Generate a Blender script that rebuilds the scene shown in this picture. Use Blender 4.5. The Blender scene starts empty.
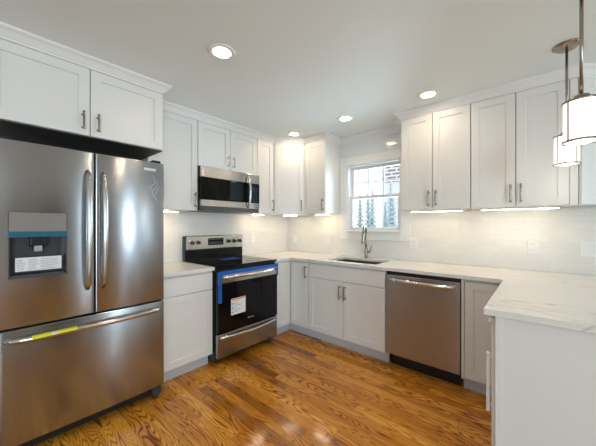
import bpy, bmesh, math, random
from mathutils import Vector, Matrix
random.seed(7)
S = bpy.context.scene
COL = S.collection
PI = math.pi

# ------------------------------------------------------------------ camera
cam_d = bpy.data.cameras.new('camera'); cam = bpy.data.objects.new('camera', cam_d); COL.objects.link(cam)
F_PX = 278.92; YAW = 0.71621; CAM_H = 1.30
cam_d.sensor_fit = 'HORIZONTAL'; cam_d.sensor_width = 36.0
cam_d.lens = F_PX / 596.0 * 36.0
cam_d.shift_y = 1.9 / 596.0
cam_d.clip_start = 0.02; cam_d.clip_end = 200
cam.location = (0, 0, CAM_H)
cam.rotation_euler = (PI / 2, 0, YAW)
S.camera = cam

# ------------------------------------------------------------------ world, big lights, exposure
W = bpy.data.worlds.new('overcast_sky'); S.world = W; W.use_nodes = True
wn = W.node_tree.nodes; wn.clear()
wo = wn.new('ShaderNodeOutputWorld'); wb = wn.new('ShaderNodeBackground')
wb.inputs[0].default_value = (0.80, 0.90, 1.0, 1); wb.inputs[1].default_value = 1.35
W.node_tree.links.new(wb.outputs[0], wo.inputs[0])

def area(name, loc, rot, sx, sy, power, color):
    l = bpy.data.lights.new(name, 'AREA'); l.shape = 'RECTANGLE'; l.size = sx; l.size_y = sy
    l.energy = power; l.color = color
    o = bpy.data.objects.new(name, l); COL.objects.link(o); o.location = loc; o.rotation_euler = rot
    return o
DAY = (0.66, 0.86, 1.0)
area('daylight_rear_left', (-0.6, -3.52, 1.35), (PI/2, 0, 0), 1.3, 1.7, 9, DAY)
area('daylight_rear_right', (1.9, -3.52, 1.35), (PI/2, 0, 0), 1.5, 1.7, 7, DAY)
area('daylight_right', (4.12, -1.9, 1.35), (PI/2, 0, PI/2), 1.7, 1.7, 118, DAY)
area('fill_right_narrow', (4.12, 2.58, 1.35), (PI/2, 0, PI/2), 0.42, 1.7, 24, DAY)  # added fill: brightens range-wall fronts, puts a bright streak in the refrigerator steel
area('daylight_sink_window', (-1.51, 3.24, 1.64), (-PI/2, 0, 0), 0.6, 0.75, 14, DAY)

S.view_settings.view_transform = 'Standard'; S.view_settings.look = 'None'
S.view_settings.exposure = 0.2; S.view_settings.gamma = 1.0; S.view_settings.use_curve_mapping = False

# ------------------------------------------------------------------ material helpers
def new_mat(name):
    m = bpy.data.materials.new(name); m.use_nodes = True
    return m, m.node_tree.nodes, m.node_tree.links, m.node_tree.nodes['Principled BSDF']
def pbr(name, col, rough=0.5, metal=0.0, coat=0.0, emis=None, estr=0.0, bump=0.0, bscale=200, aniso=0.0, spec=0.5):
    m, n, l, b = new_mat(name)
    b.inputs['Base Color'].default_value = (*col, 1); b.inputs['Roughness'].default_value = rough
    b.inputs['Metallic'].default_value = metal; b.inputs['Specular IOR Level'].default_value = spec; b.inputs['Coat Weight'].default_value = coat
    if emis:
        b.inputs['Emission Color'].default_value = (*emis, 1); b.inputs['Emission Strength'].default_value = estr
    tc = n.new('ShaderNodeTexCoord'); nz = n.new('ShaderNodeTexNoise')
    nz.inputs['Scale'].default_value = bscale; nz.inputs['Detail'].default_value = 3
    l.new(tc.outputs['Object'], nz.inputs['Vector'])
    if bump:
        bp = n.new('ShaderNodeBump'); bp.inputs['Strength'].default_value = bump; bp.inputs['Distance'].default_value = 0.001
        l.new(nz.outputs['Fac'], bp.inputs['Height']); l.new(bp.outputs[0], b.inputs['Normal'])
    else:
        mr = n.new('ShaderNodeMapRange'); mr.inputs[3].default_value = max(0, rough - 0.03); mr.inputs[4].default_value = rough + 0.03
        nz.inputs['Scale'].default_value = 6
        l.new(nz.outputs['Fac'], mr.inputs[0]); l.new(mr.outputs[0], b.inputs['Roughness'])
    return m
def steel(name, col, rough=0.21, stretch=(1.5, 1.5, 500), aniso=0.85):
    m, n, l, b = new_mat(name)
    b.inputs['Metallic'].default_value = 1.0
    b.inputs['Anisotropic'].default_value = aniso
    tg = n.new('ShaderNodeCombineXYZ'); tg.inputs[2].default_value = 1.0   # brushed: reflections smear upright
    l.new(tg.outputs[0], b.inputs['Tangent'])
    b.inputs['Anisotropic Rotation'].default_value = 0.0
    tc = n.new('ShaderNodeTexCoord'); mp = n.new('ShaderNodeMapping'); mp.inputs['Scale'].default_value = stretch
    nz = n.new('ShaderNodeTexNoise'); nz.inputs['Scale'].default_value = 3; nz.inputs['Detail'].default_value = 4
    l.new(tc.outputs['Object'], mp.inputs[0]); l.new(mp.outputs[0], nz.inputs['Vector'])
    cr = n.new('ShaderNodeMapRange'); cr.inputs[3].default_value = rough - 0.02; cr.inputs[4].default_value = rough + 0.03
    l.new(nz.outputs['Fac'], cr.inputs[0]); l.new(cr.outputs[0], b.inputs['Roughness'])
    mx = n.new('ShaderNodeMix'); mx.data_type = 'RGBA'
    mx.inputs[6].default_value = (*[c * 0.97 for c in col], 1); mx.inputs[7].default_value = (*[min(1, c * 1.03) for c in col], 1)
    l.new(nz.outputs['Fac'], mx.inputs[0]); l.new(mx.outputs[2], b.inputs['Base Color'])
    return m

M = {}
M['cab'] = pbr('white_cabinet_paint', (0.80, 0.785, 0.75), 0.36, bump=0.03, bscale=90)
M['cab_in'] = pbr('cabinet_box_edge', (0.52, 0.48, 0.43), 0.6)
M['under'] = pbr('underside_shade_dark', (0.045, 0.038, 0.032), 0.6)  # near-black colour stands in for shade in the gap above the refrigerator
M['walnut'] = pbr('dark_stained_door', (0.07, 0.045, 0.03), 0.35)
M['toe'] = pbr('toe_kick_paint', (0.62, 0.62, 0.63), 0.5)
M['wall'] = pbr('painted_wall', (0.66, 0.66, 0.64), 0.55, bump=0.05, bscale=150)
M['wall_room'] = pbr('taupe_wall_paint', (0.40, 0.385, 0.365), 0.55, bump=0.05, bscale=150)
M['wall_gloss'] = pbr('semi_gloss_wall', (0.74, 0.76, 0.755), 0.13, coat=0.3)
M['ceil'] = pbr('ceiling_paint', (0.83, 0.90, 0.915), 0.6, bump=0.04, bscale=120)
M['trim'] = pbr('white_trim_paint', (0.84, 0.84, 0.83), 0.35)
M['steel'] = steel('brushed_stainless', (0.41, 0.42, 0.435))
M['steel_dw'] = steel('brushed_stainless_warm', (0.42, 0.41, 0.405), 0.25)
M['steel_lt'] = steel('light_stainless', (0.60, 0.59, 0.57), 0.20)
M['grey_steel'] = pbr('sink_steel', (0.27, 0.29, 0.31), 0.3, 1.0)
M['handle'] = pbr('satin_bar', (0.58, 0.55, 0.52), 0.2, 1.0)
M['nickel'] = pbr('satin_nickel', (0.34, 0.31, 0.265), 0.22, 1.0)
M['chrome'] = pbr('polished_chrome', (0.80, 0.80, 0.80), 0.09, 1.0)
M['bronze'] = pbr('dark_nickel_pull', (0.30, 0.265, 0.23), 0.2, 1.0)
M['pull_lt'] = pbr('light_nickel_pull', (0.70, 0.68, 0.64), 0.18, 1.0)
M['rod'] = pbr('aged_nickel', (0.36, 0.31, 0.25), 0.24, 1.0)
M['black'] = pbr('black_enamel', (0.012, 0.012, 0.013), 0.25)
M['blackglass'] = pbr('black_glass', (0.004, 0.004, 0.005), 0.04, spec=0.28)
M['tint'] = pbr('dark_tinted_glass', (0.010, 0.016, 0.026), 0.05, spec=0.28)
M['brownglass'] = pbr('dark_brown_glass', (0.004, 0.003, 0.0025), 0.05, spec=0.15)
M['dark'] = pbr('dark_grey_plastic', (0.045, 0.047, 0.05), 0.4)
M['grey'] = pbr('grey_plastic', (0.075, 0.08, 0.085), 0.2)
M['taupe'] = pbr('dispenser_panel', (0.27, 0.25, 0.23), 0.3, 0.3)
M['bluefilm'] = pbr('blue_tape', (0.010, 0.10, 0.42), 0.35)
M['tealfilm'] = pbr('teal_film', (0.006, 0.115, 0.19), 0.3)
M['yellow'] = pbr('yellow_tape', (0.75, 0.78, 0.03), 0.45)
M['white'] = pbr('white_plastic', (0.85, 0.85, 0.84), 0.3)
M['slot'] = pbr('outlet_slot', (0.05, 0.05, 0.05), 0.5)
M['paper'] = pbr('label_paper', (0.80, 0.80, 0.80), 0.6)
M['ink'] = pbr('label_ink', (0.10, 0.11, 0.13), 0.6)
M['orange'] = pbr('label_orange', (0.75, 0.22, 0.08), 0.5)
M['greymark'] = pbr('pale_print', (0.40, 0.42, 0.45), 0.5)
M['lamp'] = pbr('recessed_lamp_lens', (1, 1, 1), 0.5, emis=(1.0, 0.80, 0.57), estr=72)
M['strip'] = pbr('under_cabinet_lens', (1, 1, 1), 0.5, emis=(1.0, 0.77, 0.50), estr=22)
M['strip_warm'] = pbr('corner_under_cabinet_lens', (1, 1, 1), 0.5, emis=(1.0, 0.79, 0.54), estr=52)
M['shade'] = pbr('frosted_shade', (0.95, 0.95, 0.93), 0.4, emis=(1.0, 0.96, 0.90), estr=1.1)
M['foliage'] = pbr('spruce_needles', (0.50, 0.62, 0.62), 0.8)
M['bark'] = pbr('bark', (0.22, 0.18, 0.15), 0.9)
M['snow'] = pbr('pale_ground', (0.75, 0.77, 0.78), 0.9)
M['siding'] = pbr('white_siding', (0.8, 0.8, 0.8), 0.7)
M['roof'] = pbr('grey_shingle', (0.35, 0.35, 0.37), 0.9)
M['bristle'] = pbr('burner_print', (0.05, 0.05, 0.055), 0.2)

# glass: mirror-weak, lets light straight through
m, n, l, b = new_mat('window_glass')
n.remove(b); tr = n.new('ShaderNodeBsdfTransparent'); gl = n.new('ShaderNodeBsdfGlossy'); gl.inputs['Roughness'].default_value = 0.02
fr = n.new('ShaderNodeFresnel'); fr.inputs[0].default_value = 1.45; mx = n.new('ShaderNodeMixShader')
l.new(fr.outputs[0], mx.inputs[0]); l.new(tr.outputs[0], mx.inputs[1]); l.new(gl.outputs[0], mx.inputs[2])
l.new(mx.outputs[0], n['Material Output'].inputs['Surface']); M['glass'] = m

def math_node(n, l, op, a, bb=None):
    q = n.new('ShaderNodeMath'); q.operation = op
    for i, v in enumerate((a, bb)):
        if v is None: continue
        if isinstance(v, (int, float)): q.inputs[i].default_value = v
        else: l.new(v, q.inputs[i])
    return q.outputs[0]

# oak strip floor
def oak():
    m, n, l, b = new_mat('oak_strip_floor')
    tc = n.new('ShaderNodeTexCoord'); sp = n.new('ShaderNodeSeparateXYZ'); l.new(tc.outputs['Object'], sp.inputs[0])
    X, Y = sp.outputs[0], sp.outputs[1]
    w = 0.072
    yv = math_node(n, l, 'DIVIDE', Y, w); row = math_node(n, l, 'FLOOR', yv); fy = math_node(n, l, 'FRACT', yv)
    wn1 = n.new('ShaderNodeTexWhiteNoise'); wn1.noise_dimensions = '1D'; l.new(row, wn1.inputs['W'])
    off = math_node(n, l, 'MULTIPLY', wn1.outputs['Value'], 7.3)
    xv = math_node(n, l, 'ADD', math_node(n, l, 'DIVIDE', X, 0.95), off); ci = math_node(n, l, 'FLOOR', xv); fx = math_node(n, l, 'FRACT', xv)
    idv = math_node(n, l, 'ADD', math_node(n, l, 'MULTIPLY', row, 3.17), math_node(n, l, 'MULTIPLY', ci, 17.31))
    wn2 = n.new('ShaderNodeTexWhiteNoise'); wn2.noise_dimensions = '1D'; l.new(idv, wn2.inputs['W'])
    rnd = wn2.outputs['Value']
    # cathedral grain: contour lines of stretched noise
    cx = math_node(n, l, 'MULTIPLY', X, 1.7); cy = math_node(n, l, 'MULTIPLY', Y, 15.0)
    cb = n.new('ShaderNodeCombineXYZ'); l.new(cx, cb.inputs[0]); l.new(cy, cb.inputs[1]); l.new(math_node(n, l, 'MULTIPLY', rnd, 60.0), cb.inputs[2])
    nz = n.new('ShaderNodeTexNoise'); nz.inputs['Scale'].default_value = 1.0; nz.inputs['Detail'].default_value = 1.2; nz.inputs['Roughness'].default_value = 0.35
    l.new(cb.outputs[0], nz.inputs['Vector'])
    ring = math_node(n, l, 'SINE', math_node(n, l, 'MULTIPLY', nz.outputs['Fac'], 96.0))
    ring = math_node(n, l, 'ADD', math_node(n, l, 'MULTIPLY', ring, 0.5), 0.5)
    ring = math_node(n, l, 'POWER', ring, 2.8)
    # fine pores
    cb2 = n.new('ShaderNodeCombineXYZ'); l.new(math_node(n, l, 'MULTIPLY', X, 9.0), cb2.inputs[0]); l.new(math_node(n, l, 'MULTIPLY', Y, 320.0), cb2.inputs[1]); l.new(rnd, cb2.inputs[2])
    nf = n.new('ShaderNodeTexNoise'); nf.inputs['Scale'].default_value = 1.0; nf.inputs['Detail'].default_value = 3; l.new(cb2.outputs[0], nf.inputs['Vector'])
    base = n.new('ShaderNodeValToRGB'); e = base.color_ramp.elements
    e[0].position = 0.0; e[0].color = (0.26, 0.085, 0.014, 1); e[1].position = 1.0; e[1].color = (0.93, 0.425, 0.058, 1)
    e2 = base.color_ramp.elements.new(0.15); e2.color = (0.62, 0.225, 0.022, 1)
    e3 = base.color_ramp.elements.new(0.6); e3.color = (0.80, 0.330, 0.034, 1)
    l.new(rnd, base.inputs[0])
    mx = n.new('ShaderNodeMix'); mx.data_type = 'RGBA'; mx.blend_type = 'MULTIPLY'
    cbm = n.new('ShaderNodeCombineXYZ'); l.new(math_node(n, l, 'MULTIPLY', X, 1.3), cbm.inputs[0]); l.new(math_node(n, l, 'MULTIPLY', Y, 5.0), cbm.inputs[1]); l.new(math_node(n, l, 'MULTIPLY', rnd, 31.0), cbm.inputs[2])
    nm = n.new('ShaderNodeTexNoise'); nm.inputs['Scale'].default_value = 1.0; l.new(cbm.outputs[0], nm.inputs['Vector'])
    mm = n.new('ShaderNodeMapRange'); mm.inputs[1].default_value = .36; mm.inputs[2].default_value = .60; mm.inputs[3].default_value = .5; mm.inputs[4].default_value = .98; l.new(nm.outputs['Fac'], mm.inputs[0])
    l.new(math_node(n, l, 'MULTIPLY', ring, mm.outputs[0]), mx.inputs[0]); l.new(base.outputs[0], mx.inputs[6]); mx.inputs[7].default_value = (0.24, 0.12, 0.06, 1)
    mx2 = n.new('ShaderNodeMix'); mx2.data_type = 'RGBA'; mx2.blend_type = 'MULTIPLY'
    mr = n.new('ShaderNodeMapRange'); mr.inputs[1].default_value = 0.45; mr.inputs[2].default_value = 0.75; mr.inputs[4].default_value = 0.55
    l.new(nf.outputs['Fac'], mr.inputs[0]); l.new(mr.outputs[0], mx2.inputs[0]); l.new(mx.outputs[2], mx2.inputs[6]); mx2.inputs[7].default_value = (0.5, 0.38, 0.3, 1)
    # seams
    dy = math_node(n, l, 'MINIMUM', fy, math_node(n, l, 'SUBTRACT', 1.0, fy)); sy = math_node(n, l, 'LESS_THAN', dy, 0.014)
    dx = math_node(n, l, 'MINIMUM', fx, math_node(n, l, 'SUBTRACT', 1.0, fx)); sx = math_node(n, l, 'LESS_THAN', dx, 0.0012)
    seam = math_node(n, l, 'MAXIMUM', sx, sy)
    mx3 = n.new('ShaderNodeMix'); mx3.data_type = 'RGBA'
    l.new(math_node(n, l, 'MULTIPLY', seam, 0.65), mx3.inputs[0]); l.new(mx2.outputs[2], mx3.inputs[6]); mx3.inputs[7].default_value = (0.09, 0.038, 0.012, 1)
    l.new(mx3.outputs[2], b.inputs['Base Color'])
    b.inputs['Roughness'].default_value = 0.20; b.inputs['Coat Weight'].default_value = 0.25; b.inputs['Coat Roughness'].default_value = 0.08; b.inputs['Specular IOR Level'].default_value = 0.3
    bp = n.new('ShaderNodeBump'); bp.inputs['Strength'].default_value = 0.07; bp.inputs['Distance'].default_value = 0.001
    l.new(math_node(n, l, 'ADD', seam, math_node(n, l, 'MULTIPLY', ring, 0.3)), bp.inputs['Height']); bp.invert = True
    l.new(bp.outputs[0], b.inputs['Normal'])
    return m
M['oak'] = oak()

def quartz():
    m, n, l, b = new_mat('white_quartz_with_veins')
    tc = n.new('ShaderNodeTexCoord'); mp = n.new('ShaderNodeMapping'); mp.inputs['Scale'].default_value = (0.9, 2.4, 1); mp.inputs['Rotation'].default_value = (0, 0, 0.25)
    l.new(tc.outputs['Object'], mp.inputs[0])
    nz = n.new('ShaderNodeTexNoise'); nz.inputs['Scale'].default_value = 1.3; nz.inputs['Detail'].default_value = 5; nz.inputs['Distortion'].default_value = 0.6
    l.new(mp.outputs[0], nz.inputs['Vector'])
    v = math_node(n, l, 'ABSOLUTE', math_node(n, l, 'SUBTRACT', nz.outputs['Fac'], 0.5))
    mr = n.new('ShaderNodeMapRange'); mr.inputs[1].default_value = 0.0; mr.inputs[2].default_value = 0.014; mr.inputs[3].default_value = 1; mr.inputs[4].default_value = 0
    l.new(v, mr.inputs[0])
    n2 = n.new('ShaderNodeTexNoise'); n2.inputs['Scale'].default_value = 1.7; l.new(tc.outputs['Object'], n2.inputs['Vector'])
    mr2 = n.new('ShaderNodeMapRange'); mr2.inputs[1].default_value = 0.40; mr2.inputs[2].default_value = 0.7; l.new(n2.outputs['Fac'], mr2.inputs[0])
    mx = n.new('ShaderNodeMix'); mx.data_type = 'RGBA'
    l.new(math_node(n, l, 'MULTIPLY', mr.outputs[0], mr2.outputs[0]), mx.inputs[0])
    mx.inputs[6].default_value = (0.80, 0.775, 0.73, 1); mx.inputs[7].default_value = (0.54, 0.50, 0.47, 1)
    l.new(mx.outputs[2], b.inputs['Base Color']); b.inputs['Roughness'].default_value = 0.18
    return m
M['quartz'] = quartz()

def tiles(name, axis):
    m, n, l, b = new_mat(name)
    tc = n.new('ShaderNodeTexCoord'); sp = n.new('ShaderNodeSeparateXYZ'); l.new(tc.outputs['Object'], sp.inputs[0])
    cb = n.new('ShaderNodeCombineXYZ'); l.new(sp.outputs[axis], cb.inputs[0]); l.new(sp.outputs[2], cb.inputs[1])
    br = n.new('ShaderNodeTexBrick'); br.inputs['Scale'].default_value = 1.0; br.inputs['Mortar Size'].default_value = 0.0022
    br.inputs['Mortar Smooth'].default_value = 0.6; br.inputs['Brick Width'].default_value = 0.103; br.inputs['Row Height'].default_value = 0.0528
    br.inputs['Color1'].default_value = (0.80, 0.80, 0.775, 1); br.inputs['Color2'].default_value = (0.765, 0.768, 0.745, 1); br.inputs['Mortar'].default_value = (0.74, 0.74, 0.72, 1)
    l.new(cb.outputs[0], br.inputs['Vector']); l.new(br.outputs['Color'], b.inputs['Base Color'])
    b.inputs['Roughness'].default_value = 0.10
    nz = n.new('ShaderNodeTexNoise'); nz.inputs['Scale'].default_value = 22; nz.inputs['Detail'].default_value = 1; l.new(tc.outputs['Object'], nz.inputs['Vector'])
    h = math_node(n, l, 'SUBTRACT', math_node(n, l, 'MULTIPLY', nz.outputs['Fac'], 0.8), br.outputs['Fac'])
    bp = n.new('ShaderNodeBump'); bp.inputs['Strength'].default_value = 0.45; bp.inputs['Distance'].default_value = 0.0015
    l.new(h, bp.inputs['Height']); l.new(bp.outputs[0], b.inputs['Normal'])
    return m
M['tileA'] = tiles('subway_tile_range_wall', 1)
M['tileB'] = tiles('subway_tile_sink_wall', 0)

def brick():
    m, n, l, b = new_mat('red_brick')
    tc = n.new('ShaderNodeTexCoord'); sp = n.new('ShaderNodeSeparateXYZ'); l.new(tc.outputs['Object'], sp.inputs[0])
    cb = n.new('ShaderNodeCombineXYZ'); l.new(sp.outputs[0], cb.inputs[0]); l.new(sp.outputs[2], cb.inputs[1])
    br = n.new('ShaderNodeTexBrick'); br.inputs['Scale'].default_value = 1.0; br.inputs['Brick Width'].default_value = 0.55; br.inputs['Row Height'].default_value = 0.2; br.inputs['Mortar Size'].default_value = 0.05
    br.inputs['Color1'].default_value = (0.34, 0.24, 0.21, 1); br.inputs['Color2'].default_value = (0.28, 0.20, 0.19, 1); br.inputs['Mortar'].default_value = (0.8, 0.8, 0.8, 1)
    l.new(cb.outputs[0], br.inputs['Vector']); l.new(br.outputs['Color'], b.inputs['Base Color']); b.inputs['Roughness'].default_value = 0.9
    return m
M['brick'] = brick()

# ------------------------------------------------------------------ mesh helpers
class MB:
    def __init__(s): s.bm = bmesh.new(); s.mats = []
    def mi(s, mat):
        if mat is None: return 0
        if mat not in s.mats: s.mats.append(mat)
        return s.mats.index(mat)
    def box(s, x0, x1, y0, y1, z0, z1, bev=0.0, seg=2, mat=None):
        r = bmesh.ops.create_cube(s.bm, size=1.0); vs = r['verts']
        for v in vs:
            v.co = Vector(((x0+x1)/2 + v.co.x*(x1-x0), (y0+y1)/2 + v.co.y*(y1-y0), (z0+z1)/2 + v.co.z*(z1-z0)))
        fs = {f for v in vs for f in v.link_faces}
        k = s.mi(mat)
        for f in fs: f.material_index = k
        if bev:
            es = list({e for v in vs for e in v.link_edges})
            bmesh.ops.bevel(s.bm, geom=es, offset=bev, segments=seg, profile=0.5, affect='EDGES', clamp_overlap=True, material=k)
        return s
    def tube(s, pts, rad, seg=12, cap=True, mat=None, flat=None):
        pts = [Vector(p) for p in pts]; k = s.mi(mat); rings = []
        rads = rad if isinstance(rad, (list, tuple)) else [rad]*len(pts)
        up = None
        for i, p in enumerate(pts):
            d = (pts[min(i+1, len(pts)-1)] - pts[max(i-1, 0)]).normalized()
            if up is None:
                up = Vector((0, 0, 1)) if abs(d.z) < 0.9 else Vector((1, 0, 0))
            a = d.cross(up).normalized(); c = a.cross(d).normalized(); up = c
            ring = []
            for j in range(seg):
                t = 2*PI*j/seg
                sx, sy = (1, 1) if flat is None else flat
                ring.append(s.bm.verts.new(p + a*math.cos(t)*rads[i]*sx + c*math.sin(t)*rads[i]*sy))
            rings.append(ring)
        for i in range(len(rings)-1):
            for j in range(seg):
                f = s.bm.faces.new((rings[i][j], rings[i][(j+1) % seg], rings[i+1][(j+1) % seg], rings[i+1][j])); f.material_index = k; f.smooth = True
        if cap:
            s.bm.faces.new(rings[0][::-1]).material_index = k; s.bm.faces.new(rings[-1]).material_index = k
        return s
    def cyl(s, p0, p1, r, seg=24, mat=None): return s.tube([p0, p1], r, seg, True, mat)
    def lathe(s, prof, c, seg=32, mat=None, close=False):
        k = s.mi(mat); rings = []
        for r, z in prof:
            rings.append([s.bm.verts.new((c[0]+r*math.cos(2*PI*j/seg), c[1]+r*math.sin(2*PI*j/seg), c[2]+z)) for j in range(seg)])
        n = len(rings)
        for i in range(n if close else n-1):
            A, B = rings[i], rings[(i+1) % n]
            for j in range(seg):
                f = s.bm.faces.new((A[j], A[(j+1) % seg], B[(j+1) % seg], B[j])); f.smooth = True; f.material_index = k
        if not close:
            if prof[0][0] > 1e-5: s.bm.faces.new(rings[0][::-1]).material_index = k
            if prof[-1][0] > 1e-5: s.bm.faces.new(rings[-1]).material_index = k
        return s
    def build(s, name, mat=None, parent=None, kind=None, loc=None):
        bmesh.ops.recalc_face_normals(s.bm, faces=s.bm.faces)
        me = bpy.data.meshes.new(name); 
        s.bm.to_mesh(me); s.bm.free()
        ms = s.mats if s.mats else [M[mat]]
        for q in ms: me.materials.append(M[q] if isinstance(q, str) else q)
        for p in me.polygons:
            pass
        o = bpy.data.objects.new(name, me); COL.objects.link(o)
        if parent: o.parent = parent
        if kind: o['kind'] = kind
        if loc: o.location = loc
        return o
def bx(*a, **k): return MB().box(*a, **k)
def tag(o, label, cat, group=None):
    o['label'] = label; o['category'] = cat
    if group: o['group'] = group
    return o
def thing(name, label, cat, loc=(0, 0, 0), rz=0, group=None):
    o = bpy.data.objects.new(name, None); COL.objects.link(o); o.location = loc; o.rotation_euler = (0, 0, rz); o.empty_display_size = 0.1
    return tag(o, label, cat, group)
def struct(name, mb, mat=None): return mb.build(name, mat, None, 'structure')

RA = PI/2          # units on the range wall look towards +X
WA, WB, CH = -2.89, 3.085, 2.40
RX, RY = 4.2, -3.6

# ------------------------------------------------------------------ room shell
struct('floor', bx(WA-.15, RX+.15, RY-.15, WB+.15, -0.12, 0), 'oak')
# ceiling: a lower skin with round holes for the recessed cans, and the slab above it
CANS = [(-.70, 1.021), (-1.530, 1.021), (-.718, 2.494), (-1.523, 2.497), (-2.252, 2.514)]
CR = .056
def ceiling_mesh():
    w = MB(); bm = w.bm
    xs = sorted({WA-.15, RX+.15} | {round(x+d, 4) for x, y in ((-.709, 0), (-1.5265, 0), (-2.252, 0)) for d in (-.11, .11)})
    ys = sorted({RY-.15, WB+.15} | {round(y+d, 4) for x, y in ((-1.53, 1.021), (0, 2.502)) for d in (-.12, .12)})
    for a, c in zip(xs, xs[1:]):
        for d, e in zip(ys, ys[1:]):
            hole = [p for p in CANS if a-.001 < p[0] < c and d < p[1] < e and abs(p[0]-(a+c)/2) < .05]
            if not hole:
                bm.faces.new([bm.verts.new(p) for p in ((a, d, CH), (c, d, CH), (c, e, CH), (a, e, CH))]); continue
            hx, hy = hole[0]; n_ = 40; inn = []; out = []
            for k in range(n_):
                t = 2*PI*(k+.5)/n_; ca, sa = math.cos(t), math.sin(t)
                inn.append(bm.verts.new((hx+CR*ca, hy+CR*sa, CH)))
                m_ = min(((c-hx) if ca > 0 else (a-hx))/ca if abs(ca) > 1e-6 else 9, ((e-hy) if sa > 0 else (d-hy))/sa if abs(sa) > 1e-6 else 9)
                out.append(bm.verts.new((hx+m_*ca, hy+m_*sa, CH)))
            for k in range(n_):
                q = (k+1) % n_; f = [inn[k], inn[q], out[q]]
                # square corners between neighbouring rays
                o1, o2 = out[k].co, out[q].co
                if abs(o1.x-o2.x) > 1e-5 and abs(o1.y-o2.y) > 1e-5:
                    cx_ = o1.x if abs(o1.x-a) < 1e-5 or abs(o1.x-c) < 1e-5 else o2.x
                    cy_ = o1.y if abs(o1.y-d) < 1e-5 or abs(o1.y-e) < 1e-5 else o2.y
                    f.append(bm.verts.new((cx_, cy_, CH)))
                f.append(out[k]); bm.faces.new(f)
    w.box(WA-.15, RX+.15, RY-.15, WB+.15, CH+.075, CH+.15)
    for a, c, d, e in ((WA-.15, RX+.15, RY-.15, RY-.01), (WA-.15, RX+.15, WB+.01, WB+.15), (WA-.15, WA-.01, RY-.01, WB+.01), (RX+.01, RX+.15, RY-.01, WB+.01)): w.box(a, c, d, e, CH+.0005, CH+.075)
    return w
struct('ceiling', ceiling_mesh(), 'ceil')
struct('wall_left', bx(WA-.15, WA, RY-.15, WB+.15, 0, CH), 'wall')
wx0, wx1, wz0, wz1 = -1.85, -1.172, 1.222, 2.04
w = MB()
w.box(WA, wx0, WB, WB+.15, 0, CH, mat='wall_gloss').box(wx1, RX, WB, WB+.15, 0, CH, mat='wall_gloss')
w.box(wx0, wx1, WB, WB+.15, 0, wz0, mat='wall_gloss').box(wx0, wx1, WB, WB+.15, wz1, CH, mat='wall_gloss')
struct('wall_back', w)
w = MB(); w.box(WA, -1.3, RY-.15, RY, 0, CH).box(.1, 1.1, RY-.15, RY, 0, CH).box(2.7, RX, RY-.15, RY, 0, CH)
for a, b_ in ((-1.3, .1), (1.1, 2.7)): w.box(a, b_, RY-.15, RY, 0, .45).box(a, b_, RY-.15, RY, 2.25, CH)
struct('wall_rear', w, 'wall_room')
w = MB(); w.box(RX, RX+.15, RY, -2.8, 0, CH).box(RX, RX+.15, -1.0, .75, 0, CH).box(RX, RX+.15, .75, 1.55, 2.03, CH).box(RX, RX+.15, 1.55, 2.33, 0, CH).box(RX, RX+.15, 2.83, WB, 0, CH)
for a, b_ in ((-2.8, -1.0), (2.33, 2.83)): w.box(RX, RX+.15, a, b_, 0, .45).box(RX, RX+.15, a, b_, 2.25, CH)
struct('wall_right', w, 'wall_room')
struct('baseboard_rear', bx(WA+.02, RX-.02, RY, RY+.015, 0, .12, bev=.003), 'trim')
struct('baseboard_right', MB().box(RX-.015, RX, RY+.02, .655, 0, .12, bev=.003).box(RX-.015, RX, 1.645, WB-.02, 0, .12, bev=.003), 'trim')
struct('baseboard_left', bx(WA, WA+.015, RY+.02, -.06, 0, .12, bev=.003), 'trim')

def side_window(name, frame_boxes, pane_box):
    f = MB()
    for q in frame_boxes: f.box(*q, bev=.003)
    fo = struct(name, f, 'trim')
    bx(*pane_box).build('pane', 'glass', fo)
for i, (a, b_) in enumerate(((-1.3, .1), (1.1, 2.7))):
    side_window('window_%d' % (i+2), [(a-.09, a, RY-.0, RY+.02, .36, 2.34), (b_, b_+.09, RY, RY+.02, .36, 2.34), (a, b_, RY, RY+.02, 2.25, 2.34), (a, b_, RY, RY+.02, .36, .45),
        (a, a+.05, RY-.13, RY-.09, .45, 2.25), (b_-.05, b_, RY-.13, RY-.09, .45, 2.25), (a+.05, b_-.05, RY-.13, RY-.09, .45, .5), (a+.05, b_-.05, RY-.13, RY-.09, 2.2, 2.25), (a+.05, b_-.05, RY-.13, RY-.09, 1.33, 1.38), ((a+b_)/2-.03, (a+b_)/2+.03, RY-.13, RY-.09, .5, 2.2)],
        (a+.05, b_-.05, RY-.115, RY-.11, .5, 2.2))
for i, (a, b_) in enumerate(((-2.8, -1.0), (2.33, 2.83))):  # the narrow second window is unseen, added for a bright refrigerator reflection
    side_window('window_%d' % (i+4), [(RX-.02, RX, a-.09, a, .36, 2.34), (RX-.02, RX, b_, b_+.09, .36, 2.34), (RX-.02, RX, a, b_, 2.25, 2.34), (RX-.02, RX, a, b_, .36, .45),
        (RX+.09, RX+.13, a, a+.04, .45, 2.25), (RX+.09, RX+.13, b_-.04, b_, .45, 2.25), (RX+.09, RX+.13, a+.04, b_-.04, .45, .5), (RX+.09, RX+.13, a+.04, b_-.04, 2.2, 2.25)],
        (RX+.105, RX+.11, a+.04, b_-.04, .5, 2.2))

dr_ = struct('reflection_door_1', bx(RX+.03, RX+.07, .755, 1.545, .006, 2.025, bev=.003), 'walnut')  # unseen door, added to give the refrigerator steel a dark reflected band
MB().lathe([(0, 0), (.028, .004), (.030, .02), (.012, .035), (.012, .06), (0, .06)], (RX-.02, 1.47, .95), 16).build('door_handle', 'rod', dr_)
q = MB(); q.box(RX-.015, RX, .66, .75, 0, 2.12, bev=.003).box(RX-.015, RX, 1.55, 1.64, 0, 2.12, bev=.003).box(RX-.015, RX, .75, 1.55, 2.03, 2.12, bev=.003); q.build('door_frame', 'trim', dr_)

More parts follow.
